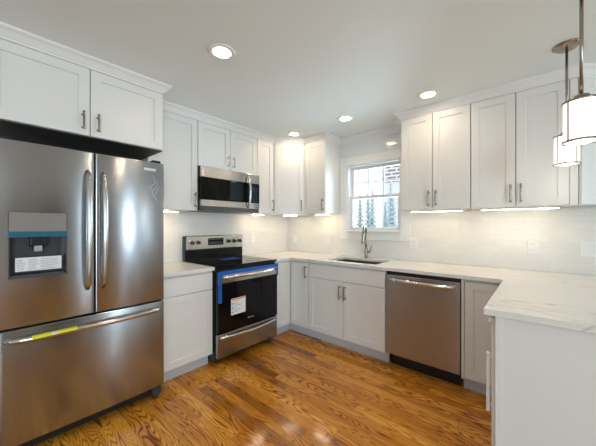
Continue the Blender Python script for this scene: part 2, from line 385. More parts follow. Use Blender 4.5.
# sink window: casing, jamb liner, two sashes
cas = MB(); y0, y1 = WB-.02, WB
cas.box(-1.950, wx0, y0, y1, 1.12, 2.14, bev=.002).box(wx1, -1.07, y0, y1, 1.12, 2.14, bev=.002)
cas.box(wx0, wx1, y0, y1, wz1, 2.14, bev=.002).box(wx0, wx1, y0, y1, 1.12, wz0-.005, bev=.002)
win = struct('window_1', cas, 'trim')
j = MB(); j.box(wx0, wx0+.012, WB-.001, WB+.15, wz0, wz1).box(wx1-.012, wx1, WB-.001, WB+.15, wz0, wz1).box(wx0, wx1, WB-.001, WB+.15, wz1-.012, wz1)
j.build('window_frame', 'trim', win)
bx(wx0-.01, wx1+.01, WB-.045, WB+.15, wz0-.008, wz0+.012, bev=.004).build('window_sill', 'trim', win)
def sash(name, ya, yb, za, zb, fw, muntins):
    s = MB(); a, b_ = wx0+.012, wx1-.012
    s.box(a, a+fw, ya, yb, za, zb, bev=.002).box(b_-fw, b_, ya, yb, za, zb, bev=.002)
    s.box(a+fw, b_-fw, ya, yb, za, za+fw, bev=.002).box(a+fw, b_-fw, ya, yb, zb-fw, zb, bev=.002)
    if muntins:
        for i in (1, 2):
            xm = a+fw+(b_-a-2*fw)*i/3; s.box(xm-.007, xm+.007, ya+.008, yb-.008, za+fw, zb-fw)
        zm = (za+zb)/2; s.box(a+fw, b_-fw, ya+.009, yb-.009, zm-.007, zm+.007)
    o = s.build(name, 'trim', win)
    ym = (ya+yb)/2
    bx(a+fw-.002, b_-fw+.002, ym-.002, ym+.002, za+fw-.002, zb-fw+.002).build('pane', 'glass', o)
sash('upper_sash', WB+.085, WB+.12, 1.625, wz1-.012, .035, True)
sash('lower_sash', WB+.045, WB+.08, wz0+.012, 1.66, .038, False)
bx(-1.53, -1.49, WB+.03, WB+.045, 1.645, 1.662, bev=.003).build('sash_lock', 'white', win)

# crown moulding following the cabinet fronts and the wall over the window
def sweep(path, prof, flip=1):
    bm = bmesh.new(); P = [Vector(p) for p in path]; rings = []
    for i, p in enumerate(P):
        d0 = (P[i]-P[i-1]).normalized() if i > 0 else None
        d1 = (P[i+1]-P[i]).normalized() if i < len(P)-1 else None
        n0 = Vector((d0.y, -d0.x)) if d0 else None; n1 = Vector((d1.y, -d1.x)) if d1 else None
        if n0 is None: nn = n1; k = 1
        elif n1 is None: nn = n0; k = 1
        else:
            nn = (n0+n1).normalized(); k = 1/max(.3, nn.dot(n0))
        rings.append([bm.verts.new((p.x+nn.x*o*k, p.y+nn.y*o*k, z)) for o, z in prof])
    m_ = len(prof)
    for i in range(len(rings)-1):
        for q in range(m_):
            bm.faces.new((rings[i][q], rings[i][(q+1) % m_], rings[i+1][(q+1) % m_], rings[i+1][q]))
    bm.faces.new(rings[0][::-1]); bm.faces.new(rings[-1])
    r = MB(); r.bm.free(); r.bm = bm; return r
prof = [(-.012, 2.332), (.004, 2.332), (.006, 2.343), (.012, 2.348), (.020, 2.360), (.032, 2.374), (.046, 2.383), (.050, 2.388), (.050, 2.3995), (-.012, 2.3995)]
FX, UX, UY = -2.25, -2.555, 2.75
crown = [(FX, .02), (FX, .962), (UX, .962), (UX, 2.475), (-2.28, UY), (-1.955, UY), (-1.955, WB-.001), (-1.045, WB-.001), (-1.045, UY), (.20, UY), (.20+.334, WB-.001), (RX-.01, WB-.001)]
struct('trim_1', sweep(crown, prof), 'trim')

# tile backsplashes
t = MB(); t.box(WA+.001, WA+.009, .965, WB-.009, .915, 1.438); t.box(WA+.001, WA+.009, 1.43, 2.19, 1.438, 1.452)
tag(t.build('tile_backsplash', 'tileA'), 'glossy white subway tile backsplash on the wall behind the range', 'backsplash')
t = MB(); a, b_ = WB-.009, WB-.001
t.box(WA+.010, -1.951, a, b_, .915, 1.438).box(-1.951, -1.069, a, b_, .915, 1.119).box(-1.069, 1.2, a, b_, .915, 1.438)
tag(t.build('tile_backsplash', 'tileB'), 'glossy white subway tile backsplash on the sink wall, running past the window', 'backsplash')

# ------------------------------------------------------------------ cabinets (local: x width, front at y=0 facing -y, z up)
def shaker(parent, name, x0, x1, z0, z1, fw=.058, th=.019, slab=False, y=0.0, hole=None):
    bm = bmesh.new(); g = .0032; x0 += g; x1 -= g
    yf, yb = y-th, y-.001
    def loop(i, yy): return [bm.verts.new((x, yy, z)) for x, z in ((x0+i, z0+i), (x1-i, z0+i), (x1-i, z1-i), (x0+i, z1-i))]
    loops = [loop(0, yb), loop(0, yf+.0015), loop(.0015, yf)]
    if not slab: loops += [loop(fw, yf), loop(fw+.0015, yf+.0095)]
    for A, B in zip(loops, loops[1:]):
        for q in range(4): bm.faces.new((A[q], A[(q+1) % 4], B[(q+1) % 4], B[q]))
    bm.faces.new(loops[-1]); bm.faces.new(loops[0][::-1])
    r = MB(); r.bm.free(); r.bm = bm
    return r.build(name, 'cab', parent)
def pull(parent, x, zc, L=.14, yface=-.019, mat='bronze', horiz=False):
    h = MB(); yb = yface-.030
    h.tube([(x, yb+.002, zc-L/2), (x, yb-.001, zc-L/2+.012), (x, yb-.002, zc), (x, yb-.001, zc+L/2-.012), (x, yb+.002, zc+L/2)], [.0075, .006, .0066, .006, .0075], 10)
    for s in (-1, 1):
        h.tube([(x, yface, zc+s*(L/2-.016)), (x, yface-.004, zc+s*(L/2-.016)), (x, yb, zc+s*(L/2-.016))], [.008, .0052, .0045], 10)
    return h.build('handle', mat, parent)
def upper(name, label, group, loc, rz, width, depth, z0, z1, doors, handles, hl=.14, hmat='bronze'):
    t = thing(name, label, 'cabinet', (loc[0], loc[1], z0), rz, group)
    H = z1-z0
    b = MB(); b.box(.001, width-.001, 0, depth, 0, H+.0); 
    body = b.build('body', 'cab', t)
    for (a, c), hx in zip(doors, handles):
        d = shaker(t, 'door', a, c, .004, H-.002)
        if hx is not None: pull(d, hx, .035+hl/2, hl, mat=hmat)
    return t
UG = 'white shaker wall cabinets'
T = lambda s: s
# over the refrigerator
fc = upper('wall_cabinet', 'deep white double-door cabinet above the refrigerator', UG, (FX-.019, .02, 0), RA, .942, WA*-1-2.25-.02, 1.885, 2.332, [(0, .470), (.470, .942)], [.430, .512], .115)
bx(.004, .938, -.015, .61, -.006, -.0005).build('shaded_bottom_panel', 'under', fc)['label'] = 'cabinet underside panel, its dark colour standing in for shade'  # dark sheet carrying the shade between cabinet and refrigerator top
upper('wall_cabinet', 'tall single-door white wall cabinet between the refrigerator cabinet and the microwave', UG, (UX-.019, .964, 0), RA, .464, .315, 1.44, 2.332, [(.0, .464)], [.432])
upper('wall_cabinet', 'short white double-door wall cabinet above the microwave', UG, (UX-.019, 1.430, 0), RA, .762, .315, 1.890, 2.332, [(0, .381), (.381, .762)], [.345, .417], .115, 'pull_lt')
upper('wall_cabinet', 'narrow single-door white wall cabinet just right of the microwave', UG, (UX-.019, 2.194, 0), RA, .276, .315, 1.44, 2.332, [(0, .270)], [.244])
# diagonal corner cabinet: five-sided body
t = thing('corner_wall_cabinet', 'diagonal white wall cabinet across the corner of the room', 'cabinet', (UX, 2.475, 1.44), PI/4, UG)
wl = .389
def l2(px, py):
    dx, dy = px-UX, py-2.475; c = math.cos(PI/4)
    return (dx*c+dy*c, -dx*c+dy*c)
bm = bmesh.new(); o2 = .0135
pts = [l2(*p) for p in ((UX-o2-.006, 2.475), (WA+.012, 2.475), (WA+.012, WB-.012), (-2.28, WB-.012), (-2.28, UY+o2+.006))]
lo = [bm.verts.new((x, y, 0)) for x, y in pts]; hi = [bm.verts.new((x, y, .892)) for x, y in pts]
bm.faces.new(lo[::-1]); bm.faces.new(hi)
for q in range(5): bm.faces.new((lo[q], lo[(q+1) % 5], hi[(q+1) % 5], hi[q]))
r = MB(); r.bm.free(); r.bm = bm; r.build('body', 'cab', t)
d = shaker(t, 'door', .004, wl-.004, .004, .890, y=.019); pull(d, wl-.045, .035+.07, yface=0.0)
upper('wall_cabinet', 'single-door white wall cabinet beside the left of the window', UG, (-2.278, UY+.019, 0), 0, .323, .315, 1.44, 2.332, [(0.004, .323)], [.290])
upper('wall_cabinet', 'white double-door wall cabinet immediately right of the window', UG, (-1.045, UY+.019, 0), 0, .595, .315, 1.44, 2.332, [(0, .2925), (.2925, .595)], [.262, .325])
t = upper('wall_cabinet', 'white double-door wall cabinet behind the pendant lamps, above the outlet', UG, (-.449, UY+.019, 0), 0, .649, .315, 1.44, 2.332, [(0, .302), (.302, .604)], [.270, .334])
bx(.606, .634, -.019, 0, .0, .89).build('filler_strip', 'cab', t)
# angled end cabinet
t = thing('angled_wall_cabinet', 'white wall cabinet with an angled door at the right edge, behind the near pendant lamp', 'cabinet', (.203, UY+.003, 1.44), PI/4, UG)
bm = bmesh.new()
def l3(px, py):
    dx, dy = px-.203, py-(UY+.003); c = math.cos(PI/4); return (dx*c+dy*c, -dx*c+dy*c)
pts = [l3(*p) for p in ((.203, UY+.022), (.203, WB-.012), (.505, WB-.012))]
lo = [bm.verts.new((x, y+.001, 0)) for x, y in pts]; hi = [bm.verts.new((x, y+.001, .892)) for x, y in pts]
bm.faces.new(lo[::-1]); bm.faces.new(hi)
for q in range(3): bm.faces.new((lo[q], lo[(q+1) % 3], hi[(q+1) % 3], hi[q]))
r = MB(); r.bm.free(); r.bm = bm; r.build('body', 'cab', t)
d = shaker(t, 'door', .008, .440, .004, .890, y=.012)

# ---- base cabinets
BG = 'white shaker base cabinets'
def base(label, loc, rz, width, depth, doors, handles, drawer=None, toe=(None, None), name='base_cabinet', hole=True, dz=(.118, .866), bodyx=None, open_top=False):
    t = thing(name, label, 'cabinet', (loc[0], loc[1], 0), rz, BG)
    a, c = bodyx or (.001, width-.001)
    if open_top:
        MB().box(a, c, 0, depth, .108, .672).box(a, a+.018, 0, depth, .672, .882).box(c-.018, c, 0, depth, .672, .882).box(a+.018, c-.018, 0, .018, .672, .882).box(a+.018, c-.018, depth-.018, depth, .672, .882).build('body', 'cab', t)
    else: bx(a, c, 0, depth, .108, .882).build('body', 'cab', t)
    bx(a, c, .065, .08, .0, .108).build('toe_kick', 'toe', t)
    top = dz[1]
    if drawer is not None:
        d = shaker(t, 'drawer' if drawer == 'drawer' else 'drawer_front', 0.002, width-.002, .716, top, slab=True)
        top = .708
    for (p, q), hx in zip(doors, handles):
        d = shaker(t, 'door', p, q, dz[0], top)
        if hx is not None: pull(d, hx, top-.035-.07)
    return t
t = base('white base cabinet with one drawer and one door between the refrigerator and the range', (-2.27-.019, .965, 0), RA, .455, .58, [(0.002, .453)], [None], 'drawer')
for x, z in ((.18, .79), (.26, .79), (.43, .64), (.43, .56)): MB().cyl((x, -.0195, z), (x, -.0185, z), .0028, 10).build('screw_hole', 'slot', t)
# corner base cabinet: L-shaped, two narrow doors meeting in the inner corner
t = thing('corner_base_cabinet', 'white corner base cabinet with two narrow doors right of the range', 'cabinet', (-2.289, 2.489, 0), 0, BG)
b = MB(); b.box(WA+.015+2.289, 0, 2.199-2.489, WB-.015-2.489, .108, .882).box(0, .293, 0, WB-.015-2.489, .108, .882); b.build('body', 'cab', t)
b = MB(); b.box(-.08, -.065, -.288, .08, 0, .108).box(-.065, .293, .065, .08, 0, .108); b.build('toe_kick', 'toe', t)
dd = shaker(t, 'door', 0.021, .291, .118, .866); pull(dd, .262, .866-.105)
dd = shaker(t, 'door', -.283, -.021, .118, .866); dd.rotation_euler = (0, 0, RA)
base('white sink base cabinet with a false drawer front and two doors below the window', (-1.995, 2.489, 0), 0, .915, .58, [(.002, .457), (.457, .912)], [.427, .488], 'false', open_top=True)
t = base('white single-door base cabinet between the dishwasher and the peninsula', (-.466, 2.489, 0), 0, .285, .58, [(.020, .285)], [None])
bx(0.0, .017, -.019, 0, .108, .882).build('filler_strip', 'cab', t)

# peninsula: cabinet row facing the sink, end panel facing the camera
PX, PY = -.175, 1.578
t = thing('peninsula_cabinet', 'white peninsula cabinet block under the veined countertop on the right', 'cabinet', (PX+.019, 2.46, 0), -RA, BG)
L_ = 2.46-PY
bx(.002, L_-.0, 0.0, 1.15, .108, .882).build('body', 'cab', t)
bx(.002, L_-.0, .065, 1.14, .0, .108).build('toe_kick', 'toe', t)
for a, c in ((.03, L_/2), (L_/2, L_-.004)):
    d = shaker(t, 'door', a, c, .118, .866)
    hx = c-.03 if c > L_/2+.01 else a+.05
    q = MB(); q.box(hx-.010, hx+.010, -.042, -.026, .41, .69, bev=.002)
    for zz in (.44, .66): q.box(hx-.005, hx+.005, -.026, -.019, zz-.006, zz+.006)
    q.build('handle', 'white', d)['label'] = 'long pale bar handle'
bx(L_-.03, L_-.004, -.030, -.019, .842, .864, bev=.003).build('bumper', 'white', t)
e = MB(); e.box(L_+.001, L_+.014, -.002, .024, 0.0, .883, bev=.001).box(L_+.001, L_+.010, .024, 1.15, 0, .883)
e.build('end_panel', 'cab', t)

# ------------------------------------------------------------------ worktops
def slab(name, cells_in, xs, ys, z0, z1):
    bm = bmesh.new(); vd = {}
    def V(i, j):
        if (i, j) not in vd: vd[(i, j)] = bm.verts.new((xs[i], ys[j], z1))
        return vd[(i, j)]
    fs = []
    for i in range(len(xs)-1):
        for j in range(len(ys)-1):
            if cells_in((xs[i]+xs[i+1])/2, (ys[j]+ys[j+1])/2): fs.append(bm.faces.new((V(i, j), V(i+1, j), V(i+1, j+1), V(i, j+1))))
    r_ = bmesh.ops.extrude_face_region(bm, geom=fs)
    for v in r_['geom']:
        if isinstance(v, bmesh.types.BMVert): v.co.z = z0
    bmesh.ops.recalc_face_normals(bm, faces=bm.faces)
    es = [e for e in bm.edges if len(e.link_faces) == 2 and e.calc_face_angle() > .5]
    bmesh.ops.bevel(bm, geom=es, offset=.002, segments=2, profile=.5, affect='EDGES')
    r = MB(); r.bm.free(); r.bm = bm; return r.build(name, 'quartz')
SX0, SX1, SY0, SY1 = -1.80, -1.215, 2.545, 2.925
CA, CB, PE, PR = -2.245, 2.44, -.20, 1.30
xs = [WA+.010, CA, SX0, SX1, PE, PR]; ys = [PY-.033, 2.199, CB, SY0, SY1, WB-.010]
def inside(x, y):
    if SX0 < x < SX1 and SY0 < y < SY1: return False
    if x < CA: return y > 2.199
    if x < PE: return y > CB
    return True
tag(slab('countertop', inside, xs, ys, .884, .914), 'long white veined quartz countertop wrapping from the range past the sink onto the peninsula', 'countertop')
tag(slab('countertop', lambda x, y: True, [WA+.010, CA], [.962, 1.421], .884, .914), 'short white quartz countertop between the refrigerator and the range', 'countertop')

# sink basin
k = MB(); z0, z1, th = .70, .884, .004
k.box(SX0-.012, SX1+.012, SY0-.012, SY0-.004, z0, z1-.001).box(SX0-.012, SX1+.012, SY1+.004, SY1+.012, z0, z1-.001)
k.box(SX0-.012, SX0-.004, SY0-.004, SY1+.004, z0, z1-.001).box(SX1+.004, SX1+.012, SY0-.004, SY1+.004, z0, z1-.001)
k.box(SX0-.012, SX1+.012, SY0-.012, SY1+.012, z0-.006, z0)
st = thing('kitchen_sink', 'stainless undermount sink set in the countertop below the window', 'sink', ((SX0+SX1)/2, (SY0+SY1)/2, z0))
for v in k.bm.verts: v.co -= st.location
k.build('basin', 'grey_steel', st)
MB().lathe([(0, .003), (.03, .003), (.042, .006), (.045, .001), (.045, 0)], (0, 0, 0.0)).build('drain', 'chrome', st)

# faucet
fx, fy = -1.545, 2.99
fa = thing('kitchen_faucet', 'brushed nickel gooseneck pull-down faucet behind the sink', 'faucet', (fx, fy, .914))
MB().lathe([(0, .0), (.026, 0), (.026, .006), (.021, .012), (.019, .05), (.021, .075), (.019, .10), (.0145, .115), (.0145, .118)], (0, 0, .0005)).build('base', 'nickel', fa)
dirx, diry = .27, -.96; R_ = .075
pts = [(0, 0, .11), (0, 0, .20), (0, 0, .275)]
for i in range(1, 12):
    a = PI*i/11*0.97; r = R_*(1-math.cos(a)); pts.append((dirx*r, diry*r, .285+R_*math.sin(a)*1.15))
rr = [.0128]*len(pts)
MB().tube(pts, rr, 14).build('spout', 'nickel', fa)
e = Vector(pts[-1]); dn = Vector((dirx*.06, diry*.06, -1)).normalized()
MB().tube([e, e+dn*.02, e+dn*.035, e+dn*.10, e+dn*.115], [.0145, .018, .0165, .024, .021], 16).build('spray_head', 'nickel', fa)
MB().tube([(.012, 0, .07), (.045, -.004, .072), (.058, -.006, .09), (.066, -.008, .125), (.078, -.01, .150)], [.014, .012, .008, .006, .0065], 12).build('lever', 'nickel', fa)

# ------------------------------------------------------------------ dishwasher
dw = thing('dishwasher', 'stainless steel dishwasher built in under the countertop right of the sink', 'dishwasher', (-1.076, 2.489, 0))
wd = .606
bx(.004, wd-.004, .03, .57, .105, .868).build('tub_body', 'dark', dw)
d = bx(.003, wd-.003, -.028, .028, .130, .850, bev=.004).build('door', 'steel_dw', dw)
bx(.006, wd-.006, -.010, .03, .851, .876).build('control_strip', 'black', dw)
bx(.02, wd-.02, .070, .085, .002, .10).build('toe_kick', 'black', dw)
pts = [(.035+(wd-.07)*i/16, -.028-.040*math.sin(PI*i/16)**.45, .806) for i in range(17)]
MB().tube(pts, .0115, 12, flat=(1.0, 1.35)).build('handle', 'chrome', d)
for x in (.028, wd-.052): bx(x, x+.024, -.034, -.028, .79, .822, bev=.004).build('handle_mount', 'chrome', d)

# ------------------------------------------------------------------ range (local front frame at Y0 1.424)
rg = thing('electric_range', 'freestanding stainless and black glass electric range under the microwave', 'range', (-2.250, 1.426, 0), RA)
rw = .764
bx(0.002, rw-.002, 0.0, .620, .045, .895).build('body', 'black', rg)
for x in (.05, rw-.05):
    for y in (.05, .56): MB().cyl((x, y, 0), (x, y, .045), .016).build('foot', 'dark', rg)
ct = MB(); ct.box(-.001, rw+.001, -.028, .585, .896, .918, bev=.003).build('cooktop', 'blackglass', rg)
rb = MB()
for x, y, r in ((.19, .14, .105), (.57, .14, .085), (.19, .43, .085), (.57, .43, .105), (.38, .46, .05)):
    for q in (r, r-.012):
        rb.lathe([(q, 0), (q, .0006), (q-.002, .0006), (q-.002, 0)], (x, y, .9181), 40, close=True)
rb.build('burner_ring', 'bristle', rg)
bx(.33, .55, .33, .46, .9182, .9190).build('protective_film', 'bluefilm', rg)['label'] = 'blue protective film'
# backguard
g = MB(); g.box(.0, rw, .582, .625, .90, 1.18, bev=.006); g.build('backguard', 'black', rg)
pan = bx(.022, rw-.006, .570, .584, 1.030, 1.176, bev=.005).build('control_panel', 'steel_lt', rg)
q = bx(.275, .475, .566, .571, 1.070, 1.150, bev=.002, mat='blackglass')
for i in range(7):
    for z in (1.085, 1.100, 1.135): q.box(.287+i*.026, .301+i*.026, .5652, .5659, z, z+.003, mat='greymark')
q.build('display', None, rg)
for x in (.085, .155, .545, .625, .705):
    kb = MB(); kb.tube([(x, .570, 1.108), (x, .560, 1.108), (x, .544, 1.108), (x, .538, 1.108)], [.020, .020, .020, .017], 20, mat='black')
    kb.tube([(x, .5695, 1.108), (x, .563, 1.108)], [.028, .026], 24, mat='chrome')
    kb.box(x-.004, x+.004, .530, .540, 1.088, 1.128, bev=.001, mat='black'); kb.box(x-.0015, x+.0015, .5294, .530, 1.112, 1.126, mat='white')
    kb.build('knob', None, rg)
bx(.02, rw-.02, .574, .583, .925, 1.022).build('lower_backguard_panel', 'blackglass', rg)
# oven door
dr = bx(.006, rw-.006, -.045, -.002, .303, .872, bev=.005).build('oven_door', 'blackglass', rg)
bx(.004, rw-.004, -.050, -.0445, .760, .868, bev=.002).build('door_top_trim', 'steel_lt', dr)
tp = MB(); tp.box(.002, rw-.002, -.0525, -.0505, .838, .874).box(.002, .040, -.0535, -.0515, .585, .874).box(rw-.022, rw-.002, -.0535, -.0515, .745, .874)
tp.build('blue_tape', 'bluefilm', dr)['label'] = 'strips of blue protective tape'
pts = [(.045+(rw-.09)*i/14, -.052-.045*math.sin(PI*i/14)**.4, .815) for i in range(15)]
MB().tube(pts, .0115, 12, flat=(1, 1.3)).build('handle', 'chrome', dr)
q = bx(.145, .315, -.0462, -.0455, .445, .600, mat='paper'); q.box(.150, .310, -.0468, -.0463, .583, .597, mat='orange')
for i in range(6): q.box(.158, .158+.05+.09*random.random(), -.0468, -.0463, .570-i*.020, .573-i*.020, mat='ink')
for z in (.545, .505, .465): q.box(.152, .166, -.0469, -.0464, z, z+.012, mat='bluefilm')
q.build('energy_sticker', None, dr)
q = MB()
for i in range(9): q.box(.345+i*.0085, .351+i*.0085, -.0462, -.0456, .372, .381)
q.build('badge', 'greymark', dr)
dw_ = bx(.006, rw-.006, -.040, -.002, .075, .293, bev=.005).build('drawer', 'steel', rg)
pts = [(.03+(rw-.06)*i/14, -.041-.030*math.sin(PI*i/14)**.5, .262-.012*math.sin(PI*i/14)) for i in range(15)]
MB().tube(pts, .011, 12, flat=(1, 1.4)).build('handle', 'chrome', dw_)

# ------------------------------------------------------------------ microwave
mw = thing('microwave', 'stainless over-the-range microwave with black window hanging above the range', 'microwave', (-2.545, 1.431, 1.452), RA)
mh = .434
bx(.0, .758, 0.0, .34, 0.0, mh).build('body', 'black', mw)
f = MB(); f.box(.008, .590, -.036, -.001, .325, mh-.002, bev=.004).box(.008, .590, -.036, -.001, .035, .100, bev=.004)
door = f.build('door', 'steel_lt', mw)
bx(.010, .588, -.034, -.002, .101, .324).build('door_glass', 'brownglass', door)
bx(.345, .520, -.0355, -.0342, .112, .312).build('window_screen', 'tint', door)
for a, c in ((.325, mh-.002), (.035, .100)): bx(.593, .757, -.036, -.001, a, c, bev=.004).build('control_trim', 'steel_lt', mw)
q = bx(.593, .757, -.034, -.002, .101, .324, mat='tint')
for i in range(3):
    for k_ in range(6): q.box(.635+i*.037, .645+i*.037, -.0347, -.0342, .120+k_*.030, .124+k_*.030, mat='greymark')
q.build('control_panel', None, mw)
q = MB()
for i in range(8): q.box(.355+i*.0085, .361+i*.0085, -.0366, -.0357, .313, .319)
q.build('badge', 'greymark', door)
pts = [(.585, -.036-.045*math.sin(PI*i/14)**.45, .045+.365*i/14) for i in range(15)]
MB().tube(pts, .0115, 12, flat=(1.2, 1)).build('handle', 'handle', door)
bx(.004, .754, -.028, .33, -.010, .034).build('vent_base', 'dark', mw)

# ------------------------------------------------------------------ refrigerator
rf = thing('refrigerator', 'large stainless french-door refrigerator with bottom freezer drawer', 'refrigerator', (-2.14, .058, 0), RA)
fw_ = .864
bx(.004, fw_-.004, .085, .70, .05, 1.745, bev=.004).build('cabinet', 'dark', rf)
def dome_box(x0, x1, z0, z1, hole=None, bulge=.007):
    """door whose face bows gently outwards; optional rectangular opening for the dispenser"""
    b = MB(); xs_ = {round(x0+(x1-x0)*i/24, 5) for i in range(25)}; zs_ = {z0, z1}
    if hole:
        xs_ = {x for x in xs_ if min(abs(x-hole[0]), abs(x-hole[1])) > .004} | {hole[0], hole[1]}; zs_ |= {hole[2], hole[3]}
    xs_ = sorted(xs_ | {x0, x1}); zs_ = sorted(zs_)
    xs_ = [x for i, x in enumerate(xs_) if i == 0 or x-xs_[i-1] > 1e-4]
    bm = b.bm; vd = {}
    def yy(x): return -bulge*(1-((x-(x0+x1)/2)/((x1-x0)/2))**2)
    def V(x, z):
        if (x, z) not in vd: vd[(x, z)] = bm.verts.new((x, yy(x), z))
        return vd[(x, z)]
    fs = []
    for a, c in zip(xs_, xs_[1:]):
        for d, e in zip(zs_, zs_[1:]):
            if hole and a >= hole[0]-1e-5 and c <= hole[1]+1e-5 and d >= hole[2]-1e-5 and e <= hole[3]+1e-5: continue
            fs.append(bm.faces.new((V(a, d), V(c, d), V(c, e), V(a, e))))
    r_ = bmesh.ops.extrude_face_region(bm, geom=fs)
    for v in r_['geom']:
        if isinstance(v, bmesh.types.BMVert): v.co.y = .080
    bmesh.ops.recalc_face_normals(bm, faces=bm.faces)
    es = [e for e in bm.edges if len(e.link_faces) == 2 and e.calc_face_angle() > .5 and all(v.co.y < .01 for v in e.verts)
          and (all(abs(v.co.x-x0) < 1e-4 for v in e.verts) or all(abs(v.co.x-x1) < 1e-4 for v in e.verts) or all(abs(v.co.z-z0) < 1e-4 for v in e.verts) or all(abs(v.co.z-z1) < 1e-4 for v in e.verts))]
    bmesh.ops.bevel(bm, geom=es, offset=.007, segments=3, profile=.5, affect='EDGES')
    for f in bm.faces: f.smooth = True
    return b
def soften(o): o.data.set_sharp_from_angle(angle=.32); return o
HX0, HX1, HZ0, HZ1 = .048, .294, 1.008, 1.371
sm = .433
ld = dome_box(0, sm-.003, .742, 1.757, (HX0, HX1, HZ0, HZ1)).build('left_door', 'steel', rf); soften(ld)
rd = dome_box(sm+.003, fw_, .742, 1.757).build('right_door', 'steel', rf); soften(rd)
fd = dome_box(0, fw_, .102, .732).build('freezer_drawer', 'steel', rf); soften(fd)
def vhandle(x, door):
    pts = [(x, -.004-.058*math.sin(PI*i/20)**.42, .900+.735*i/20) for i in range(21)]
    MB().tube(pts, [.011]+[.0145]*19+[.011], 14, flat=(1.05, 1.0)).build('handle', 'handle', door)
vhandle(sm-.040, ld); vhandle(sm+.042, rd)
pts = [(.030+(fw_-.06)*i/22, -.004-.060*math.sin(PI*i/22)**.42, .680) for i in range(23)]
fh = MB().tube(pts, [.012]+[.0165]*21+[.012], 14).build('handle', 'handle', fd)
q = MB(); q.box(.135, .330, -.0770, -.058, .693, .6985, mat='yellow').box(.135, .330, -.0815, -.0770, .684, .6985, mat='yellow').box(.215, .245, -.0820, -.0815, .685, .697, mat='paper')
q.build('tape_strip', None, fd)['label'] = 'bright yellow tape strip'
# dispenser
dp = MB(); y_ = .001
dp.box(HX0, HX0+.006, .001, .078, HZ0, HZ1).box(HX1-.006, HX1, .001, .078, HZ0, HZ1).box(HX0+.006, HX1-.006, .072, .078, HZ0, HZ1)
dp.box(HX0+.006, HX1-.006, .001, .072, HZ0, HZ0+.012).box(HX0+.006, HX1-.006, .012, .072, 1.262, HZ1)
dpo = dp.build('water_dispenser', 'grey', rf); dpo.location.y = -.0052
bx(HX0+.003, HX1-.003, -.003, .012, 1.262, HZ1-.002, bev=.002).build('dispenser_panel', 'taupe', dpo)
bx(HX0, HX1, -.005, -.0005, 1.232, 1.263).build('film_strip', 'tealfilm', dpo)
q = MB(); q.box(.130, .205, .010, .060, 1.175, 1.240, bev=.012).box(.145, .190, .020, .055, 1.155, 1.178, bev=.008); q.build('nozzle_housing', 'black', dpo)
bx(.150, .186, .012, .020, 1.150, 1.200, bev=.005).build('paddle', 'greymark', dpo)
bx(HX0+.012, HX1-.012, .006, .050, HZ0+.012, HZ0+.018).build('drip_tray', 'dark', dpo)
q = bx(.075, .268, .0025, .0035, 1.045, 1.120, mat='paper'); random.seed(3)
for cx_, wdt in ((.080, .040), (.126, .045), (.176, .086)):
    for r_ in range(7): q.box(cx_, cx_+wdt*(.6+.4*random.random()), .0019, .0024, 1.052+r_*.009, 1.055+r_*.009, mat='greymark')
q.build('instruction_label', None, dpo)
# badge, hinge, feet, base
q = MB(); q.box(.722, .800, -.0018, -.0002, 1.693, 1.709, bev=.0006, mat='white')
for i in range(7): q.box(.728+i*.0095, .734+i*.0095, -.0023, -.0017, 1.698, 1.704, mat='greymark')
q.build('badge', None, rd).location.y = -.0052
q = MB()
for i in range(3):
    z = 1.655-i*.04; q.tube([(.780+.015*i+.02*math.sin(k_*.9+i), -.0010, z-.02*k_+.01*math.cos(k_*1.7)) for k_ in range(6)], .0011, 6)
q.build('film_residue', 'paper', rd).location.y = -.0048
for x in (.01, fw_-.07): bx(x, x+.06, .03, .16, 1.758, 1.782, bev=.006).build('hinge_cover', 'black', rf)
bx(.02, fw_-.02, .06, .085, .03, .098).build('base_grille', 'black', rf)
for x in (.03, fw_-.05):
    q = MB(); q.box(x-.02, x+.04, .02, .10, .035, .085, bev=.006).cyl((x+.012, .045, .0), (x+.012, .045, .036), .016); q.build('foot', 'dark', rf)

# ------------------------------------------------------------------ outlets and switch
def plate(label, x, y, z, rz, switch=False, hw=.038):
    t = thing('light_switch' if switch else 'wall_outlet', label, 'switch' if switch else 'outlet', (x, y, z), rz, None if switch else 'white wall outlets on the backsplash')
    bx(-hw, hw, -.006, 0, -.060, .060, bev=.003).build('cover_plate', 'white', t)
    if switch:
        for c in (-.023, .023): bx(c-.014, c+.014, -.010, -.006, -.032, .032, bev=.002).build('rocker', 'white', t)
    else:
        for zc in (-.022, .022):
            f_ = bx(-.017, .017, -.0085, -.006, zc-.015, zc+.015, bev=.002).build('receptacle', 'white', t)
            q = MB(); q.box(-.008, -.006, -.0092, -.0086, zc-.004, zc+.006).box(.006, .008, -.0092, -.0086, zc-.004, zc+.006); q.build('slot', 'slot', f_)
yt = WB-.0095
plate('white duplex outlet on the tiles behind the peninsula, below the far pendant lamp', -.049, yt, 1.113, 0)
plate('white duplex outlet on the tiles above the dishwasher, right of the window', -1.030, yt, 1.105, 0)
plate('white duplex outlet on the tiles left of the window and faucet', -2.148, yt, 1.111, 0)
plate('white duplex outlet on the tiles beside the inner corner of the countertop', -2.735, yt, 1.098, 0)
plate('white duplex outlet on the range wall just right of the range', WA+.0095, 2.39, 1.135, RA)
plate('white double rocker switch at the right edge of the sink wall tiles', .290, yt, 1.115, 0, True, .058)

